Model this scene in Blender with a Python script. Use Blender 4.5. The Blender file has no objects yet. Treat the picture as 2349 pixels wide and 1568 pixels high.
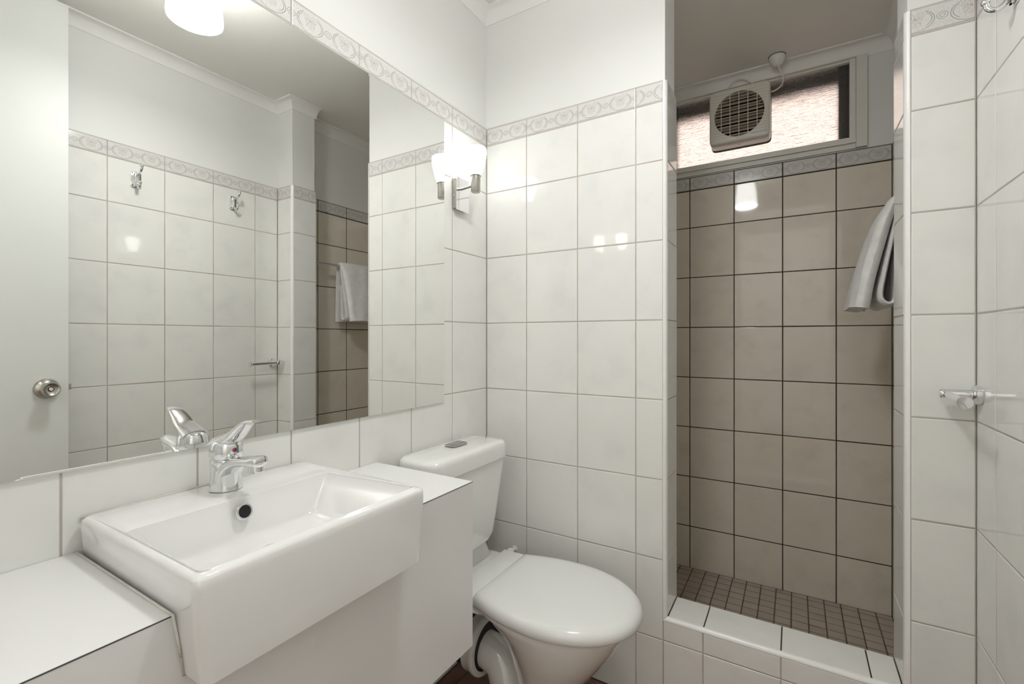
import bpy, bmesh, math, random
from mathutils import Vector, Matrix
random.seed(7)
C = bpy.context.scene.collection
S = bpy.context.scene
PI = math.pi

# ------------------------------------------------------------------ camera
cam = bpy.data.objects.new('camera', bpy.data.cameras.new('camera'))
C.objects.link(cam)
cam.location = (1.0175, -1.4826, 1.15)
cam.rotation_euler = (PI / 2, 0, 0.5467)
cam.data.sensor_width = 36.0
cam.data.lens = 1064.43 / 2349 * 36
cam.data.shift_y = -9.62 / 2349
cam.data.clip_start = 0.02
S.camera = cam
# ------------------------------------------------------------------ view + world
S.view_settings.view_transform = 'Standard'
S.view_settings.look = 'None'
S.view_settings.gamma = 1
S.view_settings.use_curve_mapping = False
S.view_settings.exposure = 0.0
S.cycles.diffuse_bounces = 8
S.cycles.glossy_bounces = 6
S.cycles.max_bounces = 14
S.cycles.sample_clamp_indirect = 6
LAMP, DOWN, SCONCE, HALL_FILL, SKY = 16.5, 132.0, 7.5, 64.0, 2.9
w = bpy.data.worlds.new('world'); S.world = w; w.use_nodes = True
bg = w.node_tree.nodes['Background']
bg.inputs[0].default_value = (1.0, 0.985, 0.965, 1)
bg.inputs[1].default_value = SKY

# ------------------------------------------------------------------ materials
class N:
    """small maths on shader sockets"""
    nt = None
    def __init__(s, v): s.v = v
    @staticmethod
    def op(o, *a):
        n = N.nt.nodes.new('ShaderNodeMath'); n.operation = o
        for i, x in enumerate(a):
            x = x.v if isinstance(x, N) else x
            if isinstance(x, (int, float)): n.inputs[i].default_value = x
            else: N.nt.links.new(x, n.inputs[i])
        return N(n.outputs[0])
    def __add__(s, o): return N.op('ADD', s, o)
    __radd__ = __add__
    def __sub__(s, o): return N.op('SUBTRACT', s, o)
    def __rsub__(s, o): return N.op('SUBTRACT', o, s)
    def __mul__(s, o): return N.op('MULTIPLY', s, o)
    __rmul__ = __mul__
    def __truediv__(s, o): return N.op('DIVIDE', s, o)
    def sqrt(s): return N.op('SQRT', s)
    def abs(s): return N.op('ABSOLUTE', s)
    def frac(s): return N.op('FRACT', s)
    def cos(s): return N.op('COSINE', s)
    def lt(s, o): return N.op('LESS_THAN', s, o)
    def gt(s, o): return N.op('GREATER_THAN', s, o)
    def clamp(s):
        r = s + 0.0; r.v.node.use_clamp = True; return r
    def max(s, o): return N.op('MAXIMUM', s, o)
    def min(s, o): return N.op('MINIMUM', s, o)

def base_mat(name, color, rough=0.5, metal=0.0, **kw):
    m = bpy.data.materials.new(name); m.use_nodes = True
    p = m.node_tree.nodes['Principled BSDF']
    p.inputs['Base Color'].default_value = (*color, 1)
    p.inputs['Roughness'].default_value = rough
    p.inputs['Metallic'].default_value = metal
    for k, v in kw.items():
        p.inputs[k].default_value = v
    return m, m.node_tree, p

def noise(nt, scale, detail=3, rough=0.5, coord='Object', vec=None, stretch=None, rnd=False):
    tc = nt.nodes.new('ShaderNodeTexCoord')
    src = tc.outputs[coord]
    if rnd:
        oi = nt.nodes.new('ShaderNodeObjectInfo')
        va = nt.nodes.new('ShaderNodeVectorMath'); va.operation = 'ADD'
        mul = nt.nodes.new('ShaderNodeMath'); mul.operation = 'MULTIPLY'; mul.inputs[1].default_value = 37.0
        nt.links.new(oi.outputs['Random'], mul.inputs[0])
        nt.links.new(src, va.inputs[0]); nt.links.new(mul.outputs[0], va.inputs[1])
        src = va.outputs[0]
    if stretch:
        mp = nt.nodes.new('ShaderNodeMapping'); mp.inputs['Scale'].default_value = stretch
        nt.links.new(src, mp.inputs[0]); src = mp.outputs[0]
    n = nt.nodes.new('ShaderNodeTexNoise')
    n.inputs['Scale'].default_value = scale; n.inputs['Detail'].default_value = detail
    n.inputs['Roughness'].default_value = rough
    nt.links.new(src, n.inputs['Vector'])
    return n

def ramp(nt, fac, stops):
    r = nt.nodes.new('ShaderNodeValToRGB')
    els = r.color_ramp.elements
    while len(els) < len(stops): els.new(0.5)
    for e, (p, c) in zip(els, stops): e.position = p; e.color = (*c, 1)
    nt.links.new(fac, r.inputs[0]); return r

def bump(nt, p, h, strength, dist=0.001):
    b = nt.nodes.new('ShaderNodeBump'); b.inputs['Strength'].default_value = strength
    b.inputs['Distance'].default_value = dist
    nt.links.new(h, b.inputs['Height']); nt.links.new(b.outputs[0], p.inputs['Normal'])

def mottled(name, stops, scale, rough, detail=4, rnd=True, bstr=0.0, bscale=30, bdist=0.001, metal=0.0, nrough=0.55, **kw):
    m, nt, p = base_mat(name, stops[0][1], rough, metal, **kw)
    n = noise(nt, scale, detail, nrough, rnd=rnd)
    r = ramp(nt, n.outputs[0], stops)
    nt.links.new(r.outputs[0], p.inputs['Base Color'])
    if bstr:
        n2 = noise(nt, bscale, 2, rnd=rnd)
        bump(nt, p, n2.outputs[0], bstr, bdist)
    return m

M = {}
M['tile'] = mottled('wall_tile_glaze', [(0.25, (0.715, 0.718, 0.700)), (0.5, (0.770, 0.770, 0.742)), (0.75, (0.775, 0.780, 0.755))], 9, 0.05, bstr=0.03, bscale=14, bdist=0.002)
M['shower_tile'] = mottled('shower_tile_glaze', [(0.25, (0.640, 0.600, 0.525)), (0.5, (0.715, 0.668, 0.578)), (0.75, (0.715, 0.675, 0.592))], 9, 0.05, bstr=0.035, bscale=14, bdist=0.002)
M['grout'] = mottled('grout_beige', [(0.3, (0.40, 0.355, 0.315)), (0.7, (0.52, 0.475, 0.435))], 8, 0.9, rnd=False)
M['dark_grout'] = mottled('grout_black', [(0.3, (0.020, 0.015, 0.010)), (0.7, (0.045, 0.036, 0.026))], 12, 0.9, rnd=False)
M['brown_grout'] = mottled('grout_brown', [(0.3, (0.11, 0.07, 0.05)), (0.7, (0.17, 0.115, 0.088))], 12, 0.9, rnd=False)
M['paint'] = mottled('wall_paint', [(0.3, (0.745, 0.75, 0.735)), (0.7, (0.76, 0.765, 0.75))], 3, 0.55, rnd=False, bstr=0.05, bscale=300)
M['ceiling'] = mottled('ceiling_paint', [(0.3, (0.81, 0.80, 0.765)), (0.7, (0.83, 0.82, 0.785))], 3, 0.8, rnd=False)
M['cornice'] = mottled('cornice_paint', [(0.3, (0.80, 0.795, 0.775)), (0.7, (0.82, 0.815, 0.80))], 5, 0.6, rnd=False)
M['trim'] = mottled('tile_edge_plastic', [(0.3, (0.80, 0.80, 0.79)), (0.7, (0.83, 0.83, 0.82))], 20, 0.25, rnd=False)
M['porcelain'] = mottled('porcelain', [(0.3, (0.80, 0.80, 0.795)), (0.7, (0.815, 0.815, 0.81))], 4, 0.06, rnd=False, **{'Coat Weight': 1.0, 'Coat Roughness': 0.02})
M['toilet'] = mottled('toilet_porcelain', [(0.3, (0.77, 0.775, 0.755)), (0.7, (0.79, 0.795, 0.775))], 4, 0.06, rnd=False, **{'Coat Weight': 1.0, 'Coat Roughness': 0.02})
M['plastic'] = mottled('white_plastic', [(0.3, (0.75, 0.76, 0.745)), (0.7, (0.77, 0.78, 0.765))], 6, 0.14, rnd=False)
M['laminate'] = mottled('white_laminate', [(0.3, (0.77, 0.77, 0.765)), (0.7, (0.785, 0.785, 0.78))], 6, 0.30, rnd=False, bstr=0.05, bscale=220)
M['edge'] = mottled('dark_laminate_edge', [(0.3, (0.05, 0.05, 0.05)), (0.7, (0.08, 0.08, 0.08))], 60, 0.6, rnd=False)
M['chrome'] = mottled('chrome', [(0.3, (0.78, 0.79, 0.80)), (0.7, (0.82, 0.83, 0.84))], 10, 0.05, metal=1.0, rnd=False)
M['nickel'] = mottled('brushed_nickel', [(0.3, (0.42, 0.40, 0.37)), (0.7, (0.52, 0.50, 0.46))], 60, 0.28, metal=1.0, rnd=False)
M['black'] = mottled('black_rubber', [(0.3, (0.010, 0.010, 0.010)), (0.7, (0.02, 0.02, 0.02))], 30, 0.6, rnd=False)
M['hole'] = mottled('dark_inside', [(0.3, (0.008, 0.008, 0.008)), (0.7, (0.012, 0.012, 0.012))], 30, 0.9, rnd=False)
M['sealant'] = mottled('aged_sealant', [(0.30, (0.42, 0.38, 0.33)), (0.40, (0.66, 0.63, 0.59)), (0.8, (0.76, 0.74, 0.71))], 40, 0.5, rnd=False, nrough=0.7)
M['terracotta'] = mottled('terracotta_tile', [(0.3, (0.15, 0.085, 0.055)), (0.5, (0.22, 0.115, 0.075)), (0.7, (0.26, 0.15, 0.10))], 12, 0.45)
M['mosaic'] = mottled('mosaic_tile', [(0.25, (0.36, 0.31, 0.275)), (0.5, (0.43, 0.375, 0.33)), (0.75, (0.48, 0.42, 0.375))], 6, 0.5)
M['door'] = mottled('door_paint', [(0.3, (0.70, 0.715, 0.695)), (0.7, (0.72, 0.735, 0.715))], 3, 0.45, rnd=False)
M['fan'] = mottled('fan_plastic', [(0.3, (0.66, 0.63, 0.57)), (0.7, (0.69, 0.66, 0.60))], 20, 0.35, rnd=False)
M['louvre'] = mottled('louvre_plastic', [(0.3, (0.24, 0.19, 0.135)), (0.7, (0.31, 0.25, 0.185))], 15, 0.5)
M['groove'] = mottled('fan_groove', [(0.3, (0.40, 0.38, 0.34)), (0.7, (0.44, 0.42, 0.38))], 15, 0.6, rnd=False)
M['frame'] = mottled('window_frame_paint', [(0.3, (0.70, 0.685, 0.64)), (0.7, (0.73, 0.715, 0.67))], 10, 0.4, rnd=False)
M['sash'] = mottled('dark_outer_sash', [(0.3, (0.008, 0.006, 0.006)), (0.7, (0.016, 0.012, 0.012))], 60, 0.7, rnd=False)
M['cable'] = mottled('white_cable', [(0.3, (0.72, 0.69, 0.63)), (0.7, (0.75, 0.72, 0.66))], 30, 0.4, rnd=False)
M['button'] = mottled('grey_button', [(0.3, (0.30, 0.30, 0.295)), (0.7, (0.33, 0.33, 0.325))], 30, 0.25, rnd=False, metal=0.6)
M['red'] = base_mat('red_print', (0.55, 0.02, 0.02), 0.2)[0]
M['blue'] = base_mat('blue_print', (0.02, 0.06, 0.30), 0.2)[0]
M['label_blue'] = base_mat('label_blue_print', (0.06, 0.30, 0.58), 0.4)[0]
M['label_grey'] = base_mat('label_grey_print', (0.30, 0.40, 0.44), 0.4)[0]
M['mirror'] = mottled('mirror_silver', [(0.3, (0.885, 0.895, 0.875)), (0.7, (0.89, 0.90, 0.88))], 2, 0.0, metal=1.0, rnd=False)
M['outside'] = mottled('pink_render', [(0.3, (0.58, 0.47, 0.42)), (0.7, (0.64, 0.54, 0.49))], 1.6, 0.9, rnd=False)
M['hook_dark'] = M['black']

def emit(name, color, strength, base=(0.9, 0.9, 0.9)):
    m, nt, p = base_mat(name, base, 0.3)
    n = noise(nt, 3)
    r = ramp(nt, n.outputs[0], [(0, color), (1, tuple(min(1, c * 1.01) for c in color))])
    nt.links.new(r.outputs[0], p.inputs['Emission Color'])
    p.inputs['Emission Strength'].default_value = strength
    return m
M['lamp'] = emit('opal_lamp_glass', (1.0, 1.0, 0.985), LAMP)
M['lamp_bottom'] = emit('opal_lamp_diffuser', (1.0, 1.0, 0.985), DOWN)
M['sconce'] = emit('opal_sconce_glass', (0.985, 1.0, 0.975), SCONCE)

def towel_mat():
    m, nt, p = base_mat('terry_cotton', (0.83, 0.83, 0.83), 0.95, **{'Sheen Weight': 0.3})
    n = noise(nt, 420, 2, 0.7); n2 = noise(nt, 30, 3)
    r = ramp(nt, n2.outputs[0], [(0.3, (0.76, 0.76, 0.76)), (0.7, (0.86, 0.86, 0.86))])
    nt.links.new(r.outputs[0], p.inputs['Base Color'])
    bump(nt, p, n.outputs[0], 0.8, 0.003); return m
M['towel'] = towel_mat()

def glass_mat():
    m, nt, p = base_mat('reeded_obscure_glass', (0.98, 0.96, 0.95), 0.04, **{'Transmission Weight': 1.0, 'IOR': 1.45})
    n = noise(nt, 10, 4, 0.6, stretch=(0.9, 1, 24))
    bump(nt, p, n.outputs[0], 0.75, 0.007); return m
M['glass'] = glass_mat()

def border_mat(name, dim=1.0):
    m, nt, p = base_mat(name, (0.7, 0.69, 0.67), 0.12)
    N.nt = nt
    uv = nt.nodes.new('ShaderNodeUVMap'); sp = nt.nodes.new('ShaderNodeSeparateXYZ')
    nt.links.new(uv.outputs[0], sp.inputs[0])
    u, v = N(sp.outputs[0]), N(sp.outputs[1])
    X = ((u / 0.101).frac() - 0.5) * 101.0
    Y = v * 1000.0
    def line(d, wd): return (((d.abs() * -1.0) + (wd + 0.45)) / 0.45).clamp()
    def ell(cx, cy, a, b):
        ax = X.abs() - cx if cx else X
        ex, ey = ax / a, (Y - cy) / b
        return ((ex * ex + ey * ey).sqrt() - 1.0) * min(a, b)
    gap = N.op('MAXIMUM', X.abs().gt(17.0), Y.lt(13.0))          # outlines open at the top centre
    lines = line(ell(0, -1.0, 36, 25), 0.45) * gap
    lines = lines.max(line(ell(0, 0.0, 31.5, 20.5), 0.35) * X.abs().gt(20.0))
    # two scrolls
    ax = X.abs() - 10.5; ay = Y - 11.0
    rr = (ax * ax + ay * ay).sqrt()
    th = N.op('ARCTAN2', ay, ax) / (2 * PI)
    sp_ = ((rr / 4.6 - th).frac() - 0.5).abs().lt(0.10)
    lines = lines.max(sp_ * rr.lt(10.0) * 0.85)
    # small rings between the medallions
    lines = lines.max(line(ell(50.5, 0, 10, 8.5), 0.4)).max(line(ell(50.5, 0, 5, 4), 0.35))
    # palmette
    py = (Y - 5.0) * -1.0
    pr = (X * X + py * py).sqrt()
    ph = N.op('ARCTAN2', X, py)
    petal = ((ph * 4.6).cos() * 0.5 + 0.5)
    lim = 11.0 + (ph * 0.8).cos() * 9.0
    inside = pr.lt(lim) * ph.abs().lt(2.1) * pr.gt(1.5)
    pink = inside * petal * 0.6
    lines = lines.max(inside * (petal.lt(0.10)) * 0.35).max(pr.lt(2.2) * 0.8)
    # bands
    ns = noise(nt, 260, 2, 0.7, coord='UV'); nz = N(ns.outputs[0])
    top = ((Y - 26.5) / 2.0).clamp() * (nz * 0.9 + 0.1)
    bot = line(Y + 28.5, 1.1) * (nz * 1.6).clamp()
    bk = ramp(nt, ns.outputs[0], [(0.35, (0.60 * dim, 0.590 * dim, 0.575 * dim)), (0.6, (0.70 * dim, 0.695 * dim, 0.68 * dim))])
    def mix(a, b, f):
        mx = nt.nodes.new('ShaderNodeMix'); mx.data_type = 'RGBA'
        nt.links.new(f.v, mx.inputs[0]); nt.links.new(a, mx.inputs[6]); mx.inputs[7].default_value = (*b, 1)
        return mx.outputs[2]
    c = mix(bk.outputs[0], (0.60 * dim, 0.52 * dim, 0.50 * dim), pink)
    c = mix(c, (0.42 * dim, 0.39 * dim, 0.36 * dim), (top * 0.8).clamp())
    c = mix(c, (0.34 * dim, 0.32 * dim, 0.29 * dim), (bot * 0.8).clamp())
    c = mix(c, (0.27 * dim, 0.265 * dim, 0.25 * dim), (lines * 0.8).clamp())
    nt.links.new(c, p.inputs['Base Color'])
    return m
M['border'] = border_mat('border_tile_print')
M['shower_border'] = border_mat('shower_border_tile_print', 0.92)

# ------------------------------------------------------------------ object helpers
def tag(o, label=None, cat=None, group=None, kind=None):
    if label: o['label'] = label
    if cat: o['category'] = cat
    if group: o['group'] = group
    if kind: o['kind'] = kind
    return o

def set_parent(o, parent):
    if parent is not None:
        o.parent = parent
        o.matrix_parent_inverse = parent.matrix_basis.inverted()

def obj(name, bm, mat, parent=None, smooth=False, label=None):
    me = bpy.data.meshes.new(name)
    bmesh.ops.recalc_face_normals(bm, faces=bm.faces)
    bm.to_mesh(me); bm.free()
    me.materials.append(M[mat] if isinstance(mat, str) else mat)
    if smooth:
        me.polygons.foreach_set('use_smooth', [True] * len(me.polygons))
        if smooth is not True:
            me.set_sharp_from_angle(angle=math.radians(smooth))
    o = bpy.data.objects.new(name, me); C.objects.link(o)
    set_parent(o, parent)
    if label: o['label'] = label
    return o

def thing(name, loc, label, cat, group=None):
    o = bpy.data.objects.new(name, None); C.objects.link(o)
    o.empty_display_size = 0.05
    o.matrix_basis = Matrix.Translation(loc)
    return tag(o, label, cat, group)

def copy_tree(o, parent=None):
    c = o.copy(); C.objects.link(c)
    if parent is not None:
        inv = o.matrix_parent_inverse.copy()
        c.parent = parent; c.matrix_parent_inverse = inv
    for ch in [k for k in bpy.data.objects if k.parent is o]:
        copy_tree(ch, c)
    return c

def box(bm, x0, x1, y0, y1, z0, z1, bev=0.0, seg=2):
    vs = [bm.verts.new((x, y, z)) for x in (x0, x1) for y in (y0, y1) for z in (z0, z1)]
    f = [bm.faces.new([vs[i] for i in q]) for q in ((0, 1, 3, 2), (4, 6, 7, 5), (0, 4, 5, 1), (2, 3, 7, 6), (0, 2, 6, 4), (1, 5, 7, 3))]
    if bev:
        es = list({e for a in f for e in a.edges})
        bmesh.ops.bevel(bm, geom=es, offset=bev, segments=seg, affect='EDGES', profile=0.5)
    return bm

def B(*a, **k): return box(bmesh.new(), *a, **k)

def loft(bm, loops, caps=(True, True)):
    rows = [[bm.verts.new(p) for p in L] for L in loops]
    n = len(rows[0])
    for a, b in zip(rows, rows[1:]):
        for i in range(n):
            j = (i + 1) % n
            bm.faces.new((a[i], a[j], b[j], b[i]))
    if caps[0]: bm.faces.new(rows[0][::-1])
    if caps[1]: bm.faces.new(rows[-1])
    return rows

def lathe(bm, prof, origin, axis, n=32, caps=(True, True)):
    """prof = [(radius, distance along axis)]"""
    ax = Vector(axis).normalized()
    u = ax.orthogonal().normalized(); v = ax.cross(u)
    o = Vector(origin)
    loops = [[o + ax * t + (u * math.cos(2 * PI * i / n) + v * math.sin(2 * PI * i / n)) * max(r, 1e-5) for i in range(n)] for r, t in prof]
    return loft(bm, loops, caps)

def tube(bm, pts, r, n=12, caps=(True, True)):
    pts = [Vector(p) for p in pts]
    rs = r if isinstance(r, (list, tuple)) else [r] * len(pts)
    t0 = (pts[1] - pts[0]).normalized(); u = t0.orthogonal().normalized()
    loops = []
    for i, p in enumerate(pts):
        t = (pts[min(i + 1, len(pts) - 1)] - pts[max(i - 1, 0)]).normalized()
        u = (u - t * u.dot(t)).normalized(); v = t.cross(u)
        loops.append([p + (u * math.cos(2 * PI * k / n) + v * math.sin(2 * PI * k / n)) * rs[i] for k in range(n)])
    loft(bm, loops, caps)

def spline(pts, n=8):
    P = [Vector(p) for p in pts]; P = [P[0] * 2 - P[1]] + P + [P[-1] * 2 - P[-2]]
    out = []
    for i in range(1, len(P) - 2):
        for k in range(n):
            t = k / n; a, b, c, d = P[i - 1:i + 3]
            out.append(0.5 * ((2 * b) + (c - a) * t + (2 * a - 5 * b + 4 * c - d) * t * t + (3 * b - a - 3 * c + d) * t ** 3))
    out.append(P[-2]); return out

def rquad(cs, r, z, n=6):
    """rounded quadrilateral loop through four (x, y) corners"""
    out = []
    cs = [Vector(c) for c in cs]
    for i in range(4):
        c = cs[i]; a = (cs[i - 1] - c); b = (cs[(i + 1) % 4] - c)
        rr = min(r, a.length * 0.49, b.length * 0.49)
        p, q = c + a.normalized() * rr, c + b.normalized() * rr
        for k in range(n + 1):
            t = k / n
            # blend of quadratic curve, close to an arc
            pt = p * (1 - t) ** 2 + c * 2 * t * (1 - t) + q * t * t
            out.append(Vector((pt.x, pt.y, z)))
    return out

def rrect(x0, x1, y0, y1, r, z, n=6):
    return rquad([(x0, y0), (x1, y0), (x1, y1), (x0, y1)], r, z, n)

def prism(bm, poly, axis, a0, a1):
    """extrude a 2-D polygon along axis 'x', 'y' or 'z'"""
    def P(p, t):
        return {'x': (t, p[0], p[1]), 'y': (p[0], t, p[1]), 'z': (p[0], p[1], t)}[axis]
    A = [bm.verts.new(P(p, a0)) for p in poly]; Bv = [bm.verts.new(P(p, a1)) for p in poly]
    n = len(poly)
    for i in range(n):
        bm.faces.new((A[i], A[(i + 1) % n], Bv[(i + 1) % n], Bv[i]))
    bm.faces.new(A[::-1]); bm.faces.new(Bv)
    return bm

# ------------------------------------------------------------------ tiles
_tiles = {}
def tile_mesh(wd, ht, mat, depth=0.006, pillow=0.0022):
    key = (round(wd, 4), round(ht, 4), mat, depth)
    if key in _tiles: return _tiles[key]
    bm = bmesh.new()
    rings = [(0, -depth), (0, -0.0012), (0.0006, -0.0004), (pillow, 0.0)]
    loops = []
    for ins, z in rings:
        a, b = wd / 2 - ins, ht / 2 - ins
        loops.append([(-a, -b, z), (a, -b, z), (a, b, z), (-a, b, z)])
    loft(bm, loops, (False, True))
    uvl = bm.loops.layers.uv.new('UVMap')
    for f in bm.faces:
        for l in f.loops: l[uvl].uv = (l.vert.co.x, l.vert.co.y)
    bmesh.ops.recalc_face_normals(bm, faces=bm.faces)
    me = bpy.data.meshes.new('tile'); bm.to_mesh(me); bm.free()
    me.materials.append(M[mat])
    _tiles[key] = me; return me

def lay(parent, O, U, V, rects, mat, name='tile', gap=0.0016, tilt=0.0022, lift=0.0003, depth=0.006):
    """rects (u0, u1, v0, v1) on the plane O + uU + vV; the face looks along U x V"""
    O, U, V = Vector(O), Vector(U), Vector(V); Nn = U.cross(V)
    for u0, u1, v0, v1 in rects:
        me = tile_mesh(u1 - u0 - 2 * gap, v1 - v0 - 2 * gap, mat, depth)
        c = O + U * ((u0 + u1) / 2) + V * ((v0 + v1) / 2) + Nn * random.uniform(-lift, lift)
        R = Matrix((U, V, Nn)).transposed().to_4x4()
        R = Matrix.Translation(c) @ R @ Matrix.Rotation(random.uniform(-tilt, tilt), 4, 'X') @ Matrix.Rotation(random.uniform(-tilt, tilt), 4, 'Y')
        o = bpy.data.objects.new(name, me); C.objects.link(o)
        o.parent = parent; o.matrix_basis = R

ZR = [0.0] + [0.2056 + 0.25 * k for k in range(7)] + [1.8893]
ZB = (1.8893, 1.955)
def cols(u0, u1, first, pitch=0.202):
    ls = [first + pitch * k for k in range(-20, 20)]
    ls = [u0] + [l for l in ls if u0 + 0.012 < l < u1 - 0.012] + [u1]
    return list(zip(ls, ls[1:]))

def tile_wall(parent, O, U, columns, mat, bmat, grout, zs=ZR, border=True, gap=0.0016):
    rects = [(a, b, c, d) for a, b in columns for c, d in zip(zs, zs[1:])]
    lay(parent, O, U, (0, 0, 1), rects, mat, gap=gap)
    if border:
        # print is symmetric about a full tile's centre; cut tiles keep the middle of the motif
        lay(parent, O, U, (0, 0, 1), [(a, b, *ZB) for a, b in columns], bmat, name='border_tile', gap=gap)
    # grout bed
    O, U = Vector(O), Vector(U); Nn = U.cross(Vector((0, 0, 1)))
    u0, u1 = columns[0][0], columns[-1][1]
    zt = ZB[1] + 0.0005 if border else zs[-1]
    bm = bmesh.new()
    p = [O + U * u0 + Nn * -0.0010, O + U * u1 + Nn * -0.0010]
    q = [x - Nn * 0.0045 for x in p]
    lo = [Vector((a.x, a.y, zs[0])) for a in (p[0], p[1], q[1], q[0])]
    hi = [Vector((a.x, a.y, zt)) for a in lo]
    loft(bm, [lo, hi])
    obj('grout', bm, grout, parent)

def struct(name, bm, mat, label, smooth=False):
    return tag(obj(name, bm, mat, None, smooth), label, None, None, 'structure')

# ------------------------------------------------------------------ room shell
W, ZC = 1.379, 2.408
YF = -1.62
XL, XR = 0.6785, 1.2495          # opening
YB, XS0, XS1 = 0.9802, 0.3655, 1.3644
TD = 0.007                        # tile stands this far off the plaster

wl = struct('wall_left', B(-0.107, -TD, YF, TD, -0.05, ZC), 'paint', 'white tiled wall that carries the big mirror')
wr = struct('wall_right', B(W + TD, W + 0.107, YF, TD, -0.05, ZC), 'paint', 'white tiled wall with the robe hooks')
wf = bmesh.new()
box(wf, -0.107, 0.56, YF - 0.1, YF, -0.05, 2.56); box(wf, 1.34, W + 0.107, YF - 0.1, YF, -0.05, 2.56); box(wf, 0.56, 1.34, YF - 0.1, YF, 2.39, 2.56)
struct('wall_front', wf, 'paint', 'plain painted wall around the open doorway')
pl = struct('wall_back', B(-0.107, XL - TD, TD, 0.138, -0.05, ZC), 'paint', 'tiled partition between toilet and shower')
pr_ = struct('wall_pier', B(XR + TD, W + 0.107, TD, 0.138, -0.05, ZC), 'paint', 'narrow tiled pier at the opening beside the roll holder')
GX0, GX1, GZ0, GZ1 = 0.430, 1.2809, 1.962, 2.352
bs = bmesh.new()
yb0, yb1 = YB + TD, YB + 0.09
box(bs, XS0 - 0.1, XS1 + 0.1, yb0, yb1, -0.06, GZ0); box(bs, XS0 - 0.1, XS1 + 0.1, yb0, yb1, GZ1, ZC)
box(bs, XS0 - 0.1, GX0, yb0, yb1, GZ0, GZ1); box(bs, GX1, XS1 + 0.1, yb0, yb1, GZ0, GZ1)
ws = struct('wall_shower', bs, 'paint', 'shower end wall below the window, tiles with black joints')
wsr = struct('wall_shower_right', B(XS1 + TD, XS1 + 0.1, 0.138, YB + TD, -0.06, ZC), 'paint', 'shower side wall that carries the towel rail')
wsl = struct('wall_shower_left', B(XS0 - 0.1, XS0 - TD, 0.138, YB + TD, -0.06, ZC), 'paint', 'shower side wall behind the toilet partition')
struct('ceiling', B(-0.107, W + 0.107, YF - 0.0999, YB + 0.09, ZC, ZC + 0.06), 'ceiling', 'flat white painted ceiling')

fl = struct('floor', B(-0.107, W + 0.107, YF - 0.1, 0.138, -0.06, -0.0035), 'brown_grout', 'red-brown tiled bathroom floor')
fs = struct('floor_shower', B(XS0 - 0.1, XS1 + 0.1, 0.139, YB + 0.09, -0.07, -0.0062), 'brown_grout', 'shower floor of small brown mosaic')

# wall tiles -----------------------------------------------------------------
tile_wall(wl, (0, 0, 0), (0, 1, 0), cols(YF, 0.0, -0.2095), 'tile', 'border', 'grout')
tile_wall(pl, (0, 0, 0), (1, 0, 0), cols(0.0, 0.6672, 0.1772), 'tile', 'border', 'grout')
tile_wall(pr_, (0, 0, 0), (1, 0, 0), cols(1.2610, W, 1.30 - 5), 'tile', 'border', 'grout')
tile_wall(wr, (W, 0, 0), (0, -1, 0), cols(0.0, -YF, 0.1207), 'tile', 'border', 'grout')
zj = [0.2790, 0.4556] + ZR[3:]
tile_wall(pl, (XL, 0, 0), (0, 1, 0), [(0.0115, 0.1445)], 'tile', 'border', 'grout', zs=zj)
tile_wall(pr_, (XR, 0, 0), (0, -1, 0), [(-0.1445, -0.0115)], 'tile', 'border', 'grout', zs=zj)
zs = [-0.008, 0.202] + [z - 0.0036 for z in ZR[2:-1]] + [1.8880]
tile_wall(ws, (0, YB, 0), (1, 0, 0), cols(XS0, XS1, 0.5675), 'shower_tile', 'shower_border', 'dark_grout', zs=zs, gap=0.0019)
tile_wall(wsr, (XS1, 0, 0), (0, -1, 0), cols(-YB, -0.146, -0.4407), 'shower_tile', 'shower_border', 'dark_grout', zs=zs, gap=0.0019)
tile_wall(wsl, (XS0, 0, 0), (0, 1, 0), cols(0.146, YB, 0.4407), 'shower_tile', 'shower_border', 'dark_grout', zs=zs, gap=0.0019)

# floor tiles ----------------------------------------------------------------
rects = [(a, b, c, d) for a, b in cols(0.0, W, 0.055, 0.150) for c, d in cols(YF, 0.0, -0.155, 0.150)]
lay(fl, (0, 0, 0), (1, 0, 0), (0, 1, 0), rects, 'terracotta', gap=0.0025, depth=0.004, name='floor_tile')
rects = [(a, b, c, d) for a, b in cols(XS0, XS1, 0.6434, 0.0605) for c, d in cols(0.1465, YB, 0.9466 - 0.0515 * 5, 0.0515)]
lay(fs, (0, 0, -0.005), (1, 0, 0), (0, 1, 0), rects, 'mosaic', gap=0.0024, tilt=0.006, depth=0.004, name='mosaic_tile')

# shower curb ----------------------------------------------------------------
cb = struct('curb_shower', B(XL - 0.001, XR + 0.001, TD, 0.138, -0.05, 0.2705), 'brown_grout', 'low tiled step across the shower opening')
ccol = [(XL - 0.0115, 0.7835), (0.7835, 0.9855), (0.9855, 1.1870), (1.1870, XR + 0.0115)]
lay(cb, (0, 0, 0), (1, 0, 0), (0, 0, 1), [(a, b, c, d) for a, b in ccol for c, d in ((0, 0.2056), (0.2056, 0.2680))], 'tile')
tcol = [(XL, 0.7835), (0.7835, 0.9855), (0.9855, 1.1870), (1.1870, XR)]
lay(cb, (0, 0, 0.2785), (1, 0, 0), (0, 1, 0), [(a, b, 0.0115, 0.1445) for a, b in tcol], 'tile', name='cap_tile', tilt=0.001)
lay(cb, (0, 0.1445, 0), (-1, 0, 0), (0, 0, 1), [(-b, -a, -0.004, 0.278) for a, b in tcol], 'shower_tile')
obj('grout', B(XL, XR, 0.0075, 0.138, 0.270, 0.2770), 'dark_grout', cb)
obj('grout', B(XL - 0.0115, XR + 0.0115, 0.0018, 0.0069, 0.0, 0.2680), 'grout', cb)

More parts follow.
